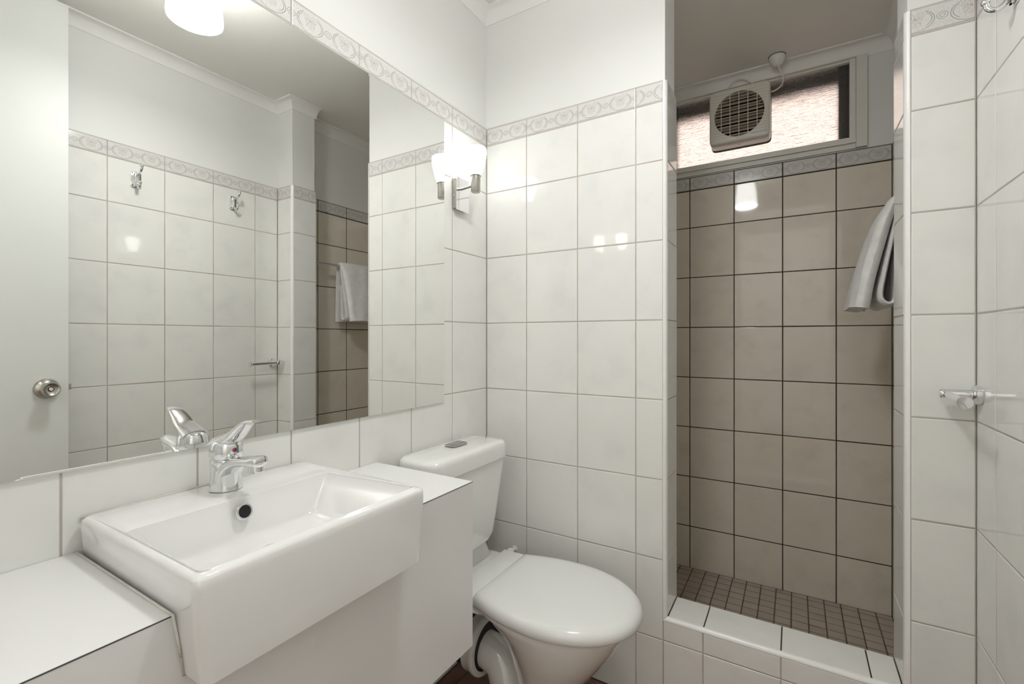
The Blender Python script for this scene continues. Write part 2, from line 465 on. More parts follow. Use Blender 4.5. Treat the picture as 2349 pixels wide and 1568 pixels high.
# quarter-round edge trims ------------------------------------------------------
def quadrant(n=6):
    return [(math.cos(PI / 2 * k / n), math.sin(PI / 2 * k / n)) for k in range(n + 1)]
r = 0.0115
def vtrim(cx, s, name, label):
    # arc from the face plane y=-0.0005 round into the jamb plane
    pts = [(cx + s * r * math.sin(a), 0.011 - r * math.cos(a)) for a in [PI / 2 * k / 8 for k in range(9)]] + [(cx, 0.011)]
    bm = bmesh.new()
    lo = [Vector((x, y, 0.2675)) for x, y in pts]; hi = [Vector((x, y, 1.954)) for x, y in pts]
    top = [Vector((cx + (x - cx) * 0.6, 0.011 + (y - 0.011) * 0.6, 1.9575)) for x, y in pts]
    loft(bm, [lo, hi, top])
    struct(name, bm, 'trim', label, smooth=50)
vtrim(XL - 0.0115, 1, 'trim_1', 'white rounded edge strip up the toilet partition')
vtrim(XR + 0.0115, -1, 'trim_2', 'white rounded edge strip up the narrow pier')
pts = [(0.011 - r * math.cos(a), 0.268 + r * math.sin(a)) for a in [PI / 2 * k / 8 for k in range(9)]] + [(0.011, 0.268)]
struct('trim_3', prism(bmesh.new(), pts, 'x', XL - 0.009, XR + 0.009), 'trim', 'white rounded edge strip along the shower step', smooth=50)

# cornices ---------------------------------------------------------------------------
def cornice(name, path, zb, label, p=0.042):
    """path: wall-line points, room on the left of the walking direction"""
    prof = [(0.0, zb), (0.003, zb), (0.003, zb + 0.002)]
    h = ZC - 0.007 - zb - 0.002
    for k in range(0, 9):
        t = PI / 2 * k / 8
        prof.append((0.003 + (p - 0.003) * (1 - math.cos(t)), zb + 0.002 + h * math.sin(t)))
    prof += [(p, ZC - 0.0005), (0.0, ZC - 0.0005)]
    P = [Vector(q) for q in path]; loops = []
    for i, q in enumerate(P):
        ns = []
        if i > 0: d = (q - P[i - 1]).normalized(); ns.append(Vector((-d.y, d.x)))
        if i < len(P) - 1: d = (P[i + 1] - q).normalized(); ns.append(Vector((-d.y, d.x)))
        m = ns[0] if len(ns) == 1 else (ns[0] + ns[1]) / (1 + ns[0].dot(ns[1]))
        loops.append([Vector((q.x + m.x * d_, q.y + m.y * d_, z)) for d_, z in prof])
    bm = bmesh.new(); loft(bm, loops)
    struct(name, bm, 'cornice', label, smooth=40)
cornice('trim_4', [(XL - TD + 0.001, TD), (-TD, TD), (-TD, YF)], 2.357, 'white cove cornice above the mirror and toilet')
cornice('trim_5', [(W + TD, YF), (W + TD, TD), (XR + TD, TD), (XR + TD, 0.150)], 2.357, 'white cove cornice above the robe hooks, wrapping the pier')
cornice('trim_6', [(XS1 + TD, 0.140), (XS1 + TD, YB + TD), (XS0 - TD, YB + TD), (XS0 - TD, 0.140)], 2.347, 'white cove cornice around the shower')

# hall behind the doorway ---------------------------------------------------------------
hb = bmesh.new()
box(hb, -0.3, 2.2, -3.5, -3.4, -0.06, 2.5); box(hb, -0.4, -0.3, -3.5, YF - 0.1, -0.06, 2.5); box(hb, 2.2, 2.3, -3.5, YF - 0.1, -0.06, 2.5); box(hb, -0.4, -0.107, YF - 0.2, YF - 0.1, -0.06, 2.5); box(hb, W + 0.107, 2.3, YF - 0.2, YF - 0.1, -0.06, 2.5)
struct('wall_hall', hb, 'paint', 'plain white hall walls beyond the doorway')
struct('floor_hall', B(-0.4, 2.3, -3.5, YF - 0.1, -0.06, -0.002), 'terracotta', 'red-brown floor of the hall')
struct('ceiling_hall', B(-0.4, 2.3, -3.5, YF - 0.09, 2.5, 2.56), 'ceiling', 'white ceiling of the hall')
hl = bpy.data.objects.new('hall_light', bpy.data.lights.new('hall_light', 'AREA')); C.objects.link(hl)  # added fill lamp, out of view, bounced off the hall walls through the doorway
hl.data.shape = 'RECTANGLE'; hl.data.size = 1.2; hl.data.size_y = 0.25; hl.data.energy = HALL_FILL
hl.location = (0.95, -1.80, 2.445); hl.rotation_euler = (PI / 2 - 0.35, 0, PI)
hl.data.color = (1.0, 0.985, 0.955)

# ------------------------------------------------------------------ window
wd = bpy.data.objects.new('window_1', None); C.objects.link(wd); tag(wd, 'narrow high window of ribbed obscure glass above the shower tiles', None, None, 'structure')
wd.matrix_basis = Matrix.Translation((0.86, YB, 1.96))
yf = 0.968
fr = bmesh.new()
def ring(bm, x0, x1, z0, z1, a, y0, y1, b=0.001):
    box(bm, x0, x0 + a, y0, y1, z0, z1, b); box(bm, x1 - a, x1, y0, y1, z0, z1, b)
    box(bm, x0 + a, x1 - a, y0, y1, z0, z0 + a, b); box(bm, x0 + a, x1 - a, y0, y1, z1 - a, z1, b)
bm = bmesh.new()
box(bm, GX0, GX0 + 0.038, yf, YB + 0.088, GZ0, GZ1, 0.001); box(bm, GX1 - 0.038, GX1, yf, YB + 0.088, GZ0, GZ1, 0.001)
box(bm, GX0 + 0.038, GX1 - 0.038, yf, YB + 0.088, GZ1 - 0.004, GZ1, 0.0005)
obj('frame', bm, 'frame', wd)
obj('sill', B(GX0 + 0.0385, GX1 - 0.0385, yf, YB + 0.088, 1.984, 2.004, 0.001), 'frame', wd)
obj('apron', B(GX0 + 0.0385, GX1 - 0.0385, yf + 0.010, YB + 0.088, GZ0, 1.9835, 0.001), 'frame', wd)
bm = bmesh.new()
gx0, gx1, gz0, gz1 = GX0 + 0.0385, GX1 - 0.0385, 2.0045, 2.3475
box(bm, gx0, gx0 + 0.022, yf + 0.008, 1.000, gz0, gz1, 0.001); box(bm, gx1 - 0.022, gx1, yf + 0.008, 1.000, gz0, gz1, 0.001)
box(bm, gx0 + 0.022, gx1 - 0.022, yf + 0.012, 1.000, gz0, gz0 + 0.008, 0.001); box(bm, gx0 + 0.022, gx1 - 0.022, yf + 0.012, 1.000, gz1 - 0.010, gz1, 0.001)
obj('bead', bm, 'frame', wd)
obj('pane', B(gx0 + 0.001, gx1 - 0.001, 1.001, 1.005, gz0, gz1), 'glass', wd)
bm = bmesh.new()
box(bm, gx0, gx0 + 0.03, 1.018, 1.045, gz0, gz1); box(bm, gx1 - 0.060, gx1, 1.012, 1.040, gz0, gz1); box(bm, gx0 + 0.03, gx1 - 0.060, 1.04, 1.07, gz1 - 0.072, gz1 + 0.02)
obj('outer_sash', bm, 'sash', wd)
struct('wall_neighbour', B(-2.5, 4.5, 2.6, 2.7, -0.5, 4.2), 'outside', 'sunlit pink wall outside the window')
struct('ground_outside', B(-2.5, 4.5, 1.08, 2.6, -0.5, -0.4), 'outside', 'pale ground outside the window')

# ------------------------------------------------------------------ mirror
mt = B(0.0006, 0.0056, -1.300, -0.2612, 0.9320, 1.8850)
mir = obj('wall_mirror', mt, 'mirror')
tag(mir, 'large frameless mirror above the washbasin', 'mirror')

# ------------------------------------------------------------------ ceiling lamp
LX, LY = 0.690, -0.715
t = thing('ceiling_lamp', (LX, LY, ZC), 'round white opal glass ceiling lamp, lit', 'lamp')
bm = bmesh.new(); lathe(bm, [(0.066, 0.0), (0.066, 0.012), (0.060, 0.020)], (LX, LY, ZC - 0.0005), (0, 0, -1), 40); obj('base', bm, 'trim', t, 40)
bm = bmesh.new(); lathe(bm, [(0.056, 0.0), (0.062, 0.004), (0.066, 0.03), (0.073, 0.10), (0.079, 0.155), (0.0805, 0.178), (0.0795, 0.186), (0.0755, 0.186), (0.0740, 0.176)], (LX, LY, ZC - 0.020), (0, 0, -1), 48)
obj('lamp_shade', bm, 'lamp', t, 40)
bm = bmesh.new(); lathe(bm, [(0.0735, 0.1765), (0.0735, 0.181), (0.060, 0.1835), (0.03, 0.1845), (0.005, 0.1848)], (LX, LY, ZC - 0.020), (0, 0, -1), 48); obj('diffuser', bm, 'lamp_bottom', t, True)

# ------------------------------------------------------------------ wall sconces
def sconce(y, label):
    t = thing('wall_sconce', (0, y, 1.65), label, 'wall lamp', 'sconces beside the mirror')
    obj('back_box', B(0.0004, 0.0185, y - 0.034, y + 0.030, 1.600, 1.703, 0.0008), 'nickel', t)
    obj('face_plate', B(0.0186, 0.0206, y - 0.035, y + 0.037, 1.594, 1.709, 0.0006), 'chrome', t)
    bm = bmesh.new(); lathe(bm, [(0.0028, 0), (0.0028, 0.002)], (0.010, y - 0.034, 1.645), (0, -1, 0), 12); obj('screw', bm, 'chrome', t, 40)
    cx, cy = 0.080, y - 0.004
    bm = bmesh.new(); tube(bm, [(0.0206, cy, 1.672), (0.045, cy, 1.674), (0.064, cy, 1.6755)], 0.0048, 14); obj('arm', bm, 'nickel', t, 40)
    bm = bmesh.new(); lathe(bm, [(0.006, 0), (0.0145, 0.0005), (0.0165, 0.004), (0.0165, 0.055), (0.019, 0.056), (0.019, 0.0585), (0.006, 0.0586)], (cx, cy, 1.6500), (0, 0, 1), 28); obj('lamp_holder', bm, 'nickel', t, 40)
    bm = bmesh.new(); lathe(bm, [(0.017, 0.0), (0.020, 0.004), (0.026, 0.020), (0.0315, 0.040), (0.0355, 0.060), (0.0375, 0.078), (0.0372, 0.087), (0.034, 0.093), (0.026, 0.0965), (0.012, 0.0975)], (cx, cy, 1.7088), (0, 0, 1), 36)
    obj('lamp_shade', bm, 'sconce', t, True)
sconce(-0.178, 'lit glass wall sconce on a steel plate in the corner above the cistern')
sconce(-1.400, 'lit glass wall sconce at the doorway end of the mirror')

# ------------------------------------------------------------------ vanity
VY1, VX, VZ, VZ0 = -0.5535, 0.338, 0.7955, 0.390
v = thing('vanity_cabinet', (0.17, -1.0, VZ0), 'white laminate wall-hung vanity cabinet under the washbasin', 'cabinet')
BY0, BY1 = -1.2005, -0.7850
fp = [(YF + 0.004, VZ0), (VY1, VZ0), (VY1, 0.7945), (BY1 - 0.004, 0.7945), (BY1 - 0.014, 0.709), (BY0 + 0.014, 0.709), (BY0 - 0.001, 0.7945), (YF + 0.004, 0.7945)]
obj('front_panel', prism(bmesh.new(), fp, 'x', 0.320, VX), 'laminate', v)
obj('side_panel', B(0.001, 0.3198, VY1 - 0.018, VY1, VZ0, 0.776), 'laminate', v)
obj('side_panel', B(0.001, 0.3198, YF + 0.004, YF + 0.022, VZ0, 0.776), 'laminate', v)
obj('base_panel', B(0.001, 0.3198, YF + 0.0222, VY1 - 0.0182, VZ0, VZ0 + 0.018), 'laminate', v)
obj('edge_joint', B(VX - 0.0006, VX + 0.0004, YF + 0.004, BY0 - 0.002, 0.7936, 0.7950), 'edge', v)
obj('edge_joint', B(VX - 0.0006, VX + 0.0004, BY1 + 0.001, VY1, 0.7936, 0.7950), 'edge', v)
wt = [(0.0008, YF + 0.004), (VX - 0.0004, YF + 0.004), (VX - 0.0004, BY0 - 0.002), (0.0035, BY0 - 0.002), (0.0035, BY1 + 0.001), (VX - 0.0004, BY1 + 0.001), (VX - 0.0004, VY1 + 0.0004), (0.0008, VY1 + 0.0004)]
wt = tag(obj('vanity_worktop', prism(bmesh.new(), wt, 'z', 0.7765, VZ), 'laminate'), 'white laminate worktop around the washbasin', 'worktop')

# ------------------------------------------------------------------ washbasin
ZRIM = 0.857
b = thing('washbasin', (0.2, -0.993, 0.72), 'white square-edged ceramic washbasin jutting over the vanity front', 'washbasin')
bx0, bx1 = 0.0060, 0.3940
def outer(ins, z, r=0.014, dy=0.0, dx=0.0):
    return rquad([(bx0 + ins, BY0 + ins + dy), (bx1 - ins - dx, BY0 + ins + dy), (bx1 - ins - dx, BY1 - ins - dy), (bx0 + ins, BY1 - ins - dy)], r, z, 6)
IN = [(0.150, -1.186), (0.380, -1.187), (0.376, -0.800), (0.143, -0.826)]
BO = [(0.160, -1.150), (0.352, -1.150), (0.352, -0.868), (0.157, -0.868)]
def lerpq(t): return [tuple(Vector(a).lerp(Vector(c), t)) for a, c in zip(IN, BO)]
def grow(q, d):
    c = sum((Vector(p) for p in q), Vector((0, 0))) / 4
    return [(p[0] + (d if p[0] > c.x else -d), p[1] + (d if p[1] > c.y else -d)) for p in q]
loops = [outer(0.030, 0.706, 0.02, 0.014, 0.004), outer(0.006, 0.7085, 0.016, 0.013, 0.003), outer(0.0, 0.714, 0.016, 0.0115, 0.002), outer(0, 0.78, 0.016, 0.004, 0.0), outer(0, 0.838, 0.016)]
for k in range(1, 6):
    a = PI / 2 * k / 5
    loops.append(outer(0.010 * (1 - math.cos(a)), 0.845 + 0.010 * math.sin(a), 0.016))
loops += [rquad(grow(IN, 0.003), 0.012, ZRIM), rquad(grow(IN, 0.0005), 0.012, ZRIM - 0.0012), rquad(IN, 0.012, ZRIM - 0.005)]
loops += [rquad(lerpq(0.30), 0.014, 0.835), rquad(lerpq(0.62), 0.016, 0.812), rquad(lerpq(0.85), 0.020, 0.796), rquad(lerpq(0.95), 0.022, 0.789), rquad(grow(BO, -0.003), 0.024, 0.785), rquad(grow(BO, -0.012), 0.026, 0.7825)]
dc = Vector((0.240, -1.000, 0.7765))
n = len(loops[0])
last = loops[-1]
loops.append([dc.lerp(p, 0.55) + Vector((0, 0, 0.0)) for p in last])
ang = [math.atan2(p.y - dc.y, p.x - dc.x) for p in last]
loops.append([dc + Vector((math.cos(a), math.sin(a), 0)) * 0.030 for a in ang])
loops.append([dc + Vector((math.cos(a), math.sin(a), -0.15)) * 0.026 for a in ang])
bm = bmesh.new(); loft(bm, loops)
obj('basin_bowl', bm, 'porcelain', b, 38)
bm = bmesh.new(); lathe(bm, [(0.026, 0.0), (0.031, 0.0), (0.031, 0.002), (0.027, 0.003), (0.024, -0.002), (0.02, -0.003)], dc, (0, 0, 1), 32, (False, True)); obj('drain', bm, 'chrome', b, 40)
ov = Vector((0.1605, -1.0135, 0.8335)); ax = Vector((1, 0, 0.25))
bm = bmesh.new(); lathe(bm, [(0.0145, -0.003), (0.0150, 0.001), (0.0138, 0.0026), (0.0112, 0.0026), (0.0102, 0.0008), (0.0100, -0.002)], ov, ax, 32, (True, False)); obj('overflow_ring', bm, 'chrome', b, 40)
bm = bmesh.new(); lathe(bm, [(0.0103, 0.0002), (0.0103, 0.0006)], ov, ax, 28); obj('overflow_hole', bm, 'hole', b)
bm = bmesh.new()
tube(bm, [(0.004, BY0 - 0.0022, 0.797), (0.2, BY0 - 0.0022, 0.7970), (0.342, BY0 - 0.002, 0.7970), (0.3415, BY0 + 0.004, 0.76), (0.341, BY0 + 0.011, 0.712)], 0.0017, 8)
tube(bm, [(0.003, BY0 + 0.004, ZRIM - 0.006), (0.003, -1.0, ZRIM - 0.0035), (0.003, BY1 - 0.01, ZRIM - 0.006)], 0.0018, 8)
obj('sealant', bm, 'sealant', b, True)

# ------------------------------------------------------------------ mixer tap
tx, ty, tz = 0.070, -0.999, ZRIM
t = thing('basin_mixer', (tx, ty, tz), 'chrome single-lever mixer tap on the washbasin', 'tap')
def ov_(cx, a, bb, z, n=28, tiltx=0.0):
    return [Vector((cx + a * math.cos(2 * PI * k / n), ty + bb * math.sin(2 * PI * k / n), z - tiltx * a * math.cos(2 * PI * k / n))) for k in range(n)]
bm = bmesh.new()
loft(bm, [ov_(tx, 0.0295, 0.0285, tz + 0.0003), ov_(tx, 0.0295, 0.0285, tz + 0.004), ov_(tx, 0.0285, 0.0275, tz + 0.015), ov_(tx, 0.0282, 0.0270, tz + 0.030), ov_(tx, 0.0284, 0.0270, tz + 0.043, tiltx=0.2), ov_(tx, 0.0284, 0.0272, tz + 0.052, tiltx=0.36), ov_(tx, 0.0245, 0.0240, tz + 0.0565, tiltx=0.36)])
obj('body', bm, 'chrome', t, 50)
def sec(x, zc, hw, hh, n=24, e=2.6):
    out = []
    for k in range(n):
        a = 2 * PI * k / n; c, s = math.cos(a), math.sin(a)
        out.append(Vector((x, ty + hw * abs(c) ** (2 / e) * (1 if c >= 0 else -1), zc + hh * abs(s) ** (2 / e) * (1 if s >= 0 else -1))))
    return out
bm = bmesh.new()
loft(bm, [sec(tx + 0.004, tz + 0.026, 0.0225, 0.024), sec(tx + 0.014, tz + 0.034, 0.0225, 0.021), sec(tx + 0.024, tz + 0.045, 0.0220, 0.0155), sec(tx + 0.036, tz + 0.053, 0.0210, 0.0115), sec(tx + 0.055, tz + 0.0595, 0.0195, 0.0095), sec(tx + 0.080, tz + 0.0635, 0.0180, 0.0090), sec(tx + 0.098, tz + 0.0655, 0.0175, 0.0098), sec(tx + 0.112, tz + 0.0670, 0.0170, 0.0105), sec(tx + 0.1185, tz + 0.0675, 0.0135, 0.0095), sec(tx + 0.1205, tz + 0.0675, 0.008, 0.006)])
obj('spout', bm, 'chrome', t, 50)
bm = bmesh.new(); lathe(bm, [(0.0125, 0.0), (0.0130, 0.012), (0.0115, 0.0135), (0.009, 0.0135), (0.009, 0.010)], (tx + 0.102, ty, tz + 0.060), (0.06, 0, -1), 28); obj('aerator', bm, 'chrome', t, 40)
bm = bmesh.new(); lathe(bm, [(0.0205, -0.006), (0.0245, -0.002), (0.0260, 0.003), (0.0240, 0.009), (0.019, 0.012)], (tx, ty, tz + 0.055), (0.30, 0, 1), 32); obj('cartridge_dome', bm, 'chrome', t, 50)
axh = Vector((0.10, 0, 1)).normalized()
bm = bmesh.new(); lathe(bm, [(0.0280, 0.0), (0.0296, 0.002), (0.0290, 0.012), (0.0275, 0.024), (0.0240, 0.031), (0.014, 0.0345), (0.002, 0.0355)], (tx + 0.001, ty, tz + 0.0635), axh, 36); obj('handle_cap', bm, 'chrome', t, 50)
lv = spline([(tx - 0.012, 0, tz + 0.088), (tx + 0.012, 0, tz + 0.098), (tx + 0.036, 0, tz + 0.109), (tx + 0.060, 0, tz + 0.125), (tx + 0.080, 0, tz + 0.1365), (tx + 0.102, 0, tz + 0.1395)], 5)
bm = bmesh.new(); loops = []
for i, p in enumerate(lv):
    s = i / (len(lv) - 1)
    hw = 0.0262 * (1 - s) + 0.0105 * s if s < 0.9 else 0.0115 - 0.004 * (s - 0.9) * 10
    hh = 0.017 * (1 - s) ** 1.3 + 0.0032
    d = (lv[min(i + 1, len(lv) - 1)] - lv[max(i - 1, 0)]).normalized(); up = Vector((-d.z, 0, d.x))
    L = []
    for k in range(20):
        a = 2 * PI * k / 20; c_, s_ = math.cos(a), math.sin(a)
        q = Vector((p.x, ty, p.z)) + Vector((0, 1, 0)) * (hw * abs(c_) ** 0.8 * (1 if c_ >= 0 else -1)) + up * (hh * (s_ if s_ < 0 else s_ * 0.7))
        L.append(q)
    loops.append(L)
loft(bm, loops); obj('lever', bm, 'chrome', t, 60)
dp = Vector((tx + 0.0292, ty, tz + 0.078))
bm = bmesh.new(); lathe(bm, [(0.0052, 0), (0.0052, 0.0012)], dp, (1, 0, 0.05), 24); dot = obj('temperature_mark', bm, 'chrome', t)
for s, mt_ in ((-1, 'red'), (1, 'blue')):
    bm = bmesh.new()
    L = [(ty, dp.z)] + [(ty + s * 0.0042 * math.sin(a), dp.z + 0.0042 * math.cos(a)) for a in [PI * k / 10 for k in range(11)]]
    prism(bm, L[1:], 'x', dp.x + 0.0012, dp.x + 0.0017)
    obj('hot_mark' if s < 0 else 'cold_mark', bm, mt_, dot)

# ------------------------------------------------------------------ toilet
yc = -0.279
t = thing('toilet', (0.4, yc, 0), 'white close-coupled toilet with its lid closed', 'toilet')
def egg(x0, x1, hb, hm, z, xm=None, nf=20, nb=8, sh=0.0):
    xm = x0 + (x1 - x0) * 0.47 if xm is None else xm
    half = []
    for k in range(nb):
        x = x0 + (xm - x0) * k / nb
        half.append((x, hm - (hm - hb) * ((xm - x) / (xm - x0)) ** 2))
    for k in range(nf):
        a = PI / 2 * k / nf
        half.append((xm + (x1 - xm) * math.sin(a), hm * math.cos(a) ** 0.96))
    L = [Vector((x, yc - h, z)) for x, h in half] + [Vector((x1, yc, z))] + [Vector((x, yc + h, z)) for x, h in half[::-1]]
    return L
bm = bmesh.new()
loft(bm, [egg(0.345, 0.470, 0.080, 0.105, 0.0), egg(0.345, 0.470, 0.080, 0.105, 0.012), egg(0.352, 0.458, 0.070, 0.096, 0.04), egg(0.356, 0.462, 0.066, 0.090, 0.10), egg(0.352, 0.485, 0.068, 0.096, 0.15), egg(0.342, 0.532, 0.074, 0.116, 0.21), egg(0.326, 0.577, 0.084, 0.141, 0.27), egg(0.300, 0.618, 0.100, 0.164, 0.33), egg(0.262, 0.640, 0.124, 0.174, 0.37), egg(0.243, 0.647, 0.135, 0.177, 0.386), egg(0.245, 0.644, 0.133, 0.175, 0.391)])
obj('bowl', bm, 'toilet', t, 60)
bm = bmesh.new()
loft(bm, [rrect(0.090, 0.300, yc - 0.095, yc + 0.095, 0.03, 0.345), rrect(0.060, 0.270, yc - 0.150, yc + 0.150, 0.03, 0.378), rrect(0.050, 0.238, yc - 0.167, yc + 0.167, 0.03, 0.392), rrect(0.052, 0.236, yc - 0.165, yc + 0.165, 0.03, 0.398), rrect(0.060, 0.228, yc - 0.157, yc + 0.157, 0.03, 0.400)])
obj('rear_deck', bm, 'toilet', t, 50)
bm = bmesh.new()
loft(bm, [rrect(0.022, 0.122, yc - 0.150, yc + 0.150, 0.03, 0.392), rrect(0.022, 0.112, yc - 0.140, yc + 0.140, 0.03, 0.425), rrect(0.022, 0.108, yc - 0.118, yc + 0.118, 0.03, 0.473)])
obj('riser', bm, 'toilet', t, 50)
# cistern
yq = yc - 0.018
bm = bmesh.new()
loft(bm, [rrect(0.030, 0.120, yq - 0.105, yq + 0.105, 0.03, 0.470), rrect(0.016, 0.146, yq - 0.122, yq + 0.122, 0.035, 0.478), rrect(0.012, 0.152, yq - 0.136, yq + 0.136, 0.035, 0.500), rrect(0.010, 0.158, yq - 0.158, yq + 0.158, 0.036, 0.60), rrect(0.008, 0.164, yq - 0.178, yq + 0.178, 0.037, 0.70), rrect(0.008, 0.166, yq - 0.186, yq + 0.186, 0.038, 0.7425)])
obj('cistern', bm, 'toilet', t, 50)
yq = yc - 0.018
def lidL(ins, z, dome=0.0):
    L = rquad([(0.006 + ins, yq - 0.206 + ins), (0.174 - ins, yq - 0.200 + ins), (0.174 - ins, yq + 0.198 - ins), (0.006 + ins, yq + 0.206 - ins)], max(0.010, 0.062 - ins), z, 10)
    return [Vector((p.x, p.y, p.z + dome * (1 - ((p.y - yq) / 0.206) ** 2))) for p in L]
bm = bmesh.new()
loft(bm, [lidL(0.006, 0.7435), lidL(0.0, 0.7450), lidL(0.0, 0.781), lidL(0.0015, 0.788, 0.002), lidL(0.005, 0.793, 0.005), lidL(0.011, 0.7955, 0.008), lidL(0.03, 0.7965, 0.0105), lidL(0.06, 0.797, 0.012)])
obj('cistern_lid', bm, 'toilet', t, 60)
bm = bmesh.new(); loft(bm, [rrect(0.064, 0.106, yq - 0.036, yq + 0.036, 0.007, 0.806), rrect(0.064, 0.106, yq - 0.036, yq + 0.036, 0.007, 0.8096)])
fb = obj('flush_plate', bm, 'groove', t)
for s, nm in ((-1, 'flush_button'), (1, 'flush_button')):
    y0, y1 = (yq - 0.0335, yq + 0.004) if s < 0 else (yq + 0.0055, yq + 0.0335)
    bm = bmesh.new(); loft(bm, [rrect(0.067, 0.103, y0, y1, 0.005, 0.8094), rrect(0.067, 0.103, y0, y1, 0.005, 0.8108), rrect(0.0685, 0.1015, y0 + 0.0015, y1 - 0.0015, 0.004, 0.8114)])
    obj(nm, bm, 'button', fb, 40)
# seat + lid
bm = bmesh.new(); loft(bm, [egg(0.255, 0.655, 0.136, 0.172, 0.3915), egg(0.252, 0.660, 0.139, 0.176, 0.394), egg(0.252, 0.660, 0.139, 0.176, 0.400), egg(0.255, 0.655, 0.136, 0.172, 0.402)])
obj('seat', bm, 'plastic', t, 50)
bm = bmesh.new()
loft(bm, [egg(0.250, 0.667, 0.142, 0.181, 0.3945), egg(0.246, 0.6725, 0.146, 0.185, 0.397), egg(0.245, 0.6755, 0.148, 0.187, 0.404), egg(0.245, 0.6755, 0.148, 0.187, 0.413), egg(0.246, 0.672, 0.146, 0.184, 0.4215), egg(0.249, 0.664, 0.142, 0.178, 0.4285), egg(0.256, 0.652, 0.135, 0.168, 0.4325), egg(0.275, 0.63, 0.118, 0.148, 0.4350), egg(0.33, 0.56, 0.07, 0.09, 0.4365)])
obj('seat_lid', bm, 'plastic', t, 60)
bm = bmesh.new(); box(bm, 0.158, 0.242, yc - 0.150, yc + 0.160, 0.4005, 0.4185, 0.005, 3); obj('hinge_bar', bm, 'plastic', t, 50)
# trap, collar
bm = bmesh.new()
tube(bm, spline([(0.285, yc - 0.01, 0.0), (0.283, yc - 0.01, 0.05), (0.275, yc - 0.005, 0.10), (0.250, yc + 0.004, 0.145), (0.205, yc + 0.006, 0.168), (0.13, yc + 0.006, 0.174)], 6), [0.064] * 6 + [0.061] * 6 + [0.056] * 6 + [0.054] * 6 + [0.054] * 7, 28)
obj('trap_pipe', bm, 'toilet', t, True)
bm = bmesh.new()
lathe(bm, [(0.072, 0.0), (0.085, 0.0), (0.088, 0.003), (0.0885, 0.012), (0.085, 0.016), (0.083, 0.045), (0.078, 0.048), (0.069, 0.048)], (0.192, yc + 0.006, 0.182), (-1, 0, 0), 44, (False, False))
obj('pan_collar', bm, 'plastic', t, 40)
bm = bmesh.new(); lathe(bm, [(0.072, 0.0), (0.0715, 0.045)], (0.190, yc + 0.006, 0.182), (-1, 0, 0), 40, (True, False)); obj('collar_seal', bm, 'black', t)
bm = bmesh.new(); lathe(bm, [(0.074, 0.0), (0.072, 0.06), (0.070, 0.135)], (0.137, yc + 0.006, 0.182), (-1, 0, 0), 36); obj('outlet_sleeve', bm, 'black', t, 40)

# stop valve behind the toilet
vx, vz = 0.126, 0.364
t = thing('stop_valve', (vx, 0, vz), 'small white-capped water stop valve on the wall behind the toilet', 'valve')
bm = bmesh.new(); lathe(bm, [(0.012, 0.0), (0.011, 0.003), (0.006, 0.005), (0.006, 0.030)], (vx, -0.0005, vz), (0, -1, 0), 20); obj('stem', bm, 'plastic', t, 40)
bm = bmesh.new(); lathe(bm, [(0.006, 0), (0.0130, 0.001), (0.0135, 0.006), (0.0115, 0.008), (0.004, 0.0085)], (vx, -0.030, vz), (0.55, -0.7, 0.45), 22); obj('cap', bm, 'plastic', t, 50)

# ------------------------------------------------------------------ toilet roll holder
t = thing('toilet_roll_holder', (W, -0.030, 1.020), 'chrome toilet roll holder with an empty arm beside the pier', 'roll holder')
bm = bmesh.new(); lathe(bm, [(0.0225, 0.0), (0.0228, 0.002), (0.0228, 0.011), (0.0205, 0.0125), (0.012, 0.0125)], (W - 0.0003, -0.030, 1.020), (-1, 0, 0), 36); obj('wall_rose', bm, 'chrome', t, 40)
bm = bmesh.new(); lathe(bm, [(0.0112, 0.0), (0.0112, 0.056), (0.0095, 0.058), (0.003, 0.0582)], (W - 0.0125, -0.030, 1.020), (-1, 0, 0), 28); obj('post', bm, 'chrome', t, 40)
bm = bmesh.new(); tube(bm, [(1.3195, -0.038, 1.020), (1.3185, -0.10, 1.0185), (1.3175, -0.178, 1.0165)], 0.0078, 20)
arm = obj('arm', bm, 'chrome', t, 40)
bm = bmesh.new(); lathe(bm, [(0.0075, -0.008), (0.0125, -0.002), (0.0135, 0.0), (0.0130, 0.003), (0.002, 0.0032)], (1.3175, -0.180, 1.0165), (-0.01, -1, -0.02), 32); obj('end_disc', bm, 'chrome', arm, 40)

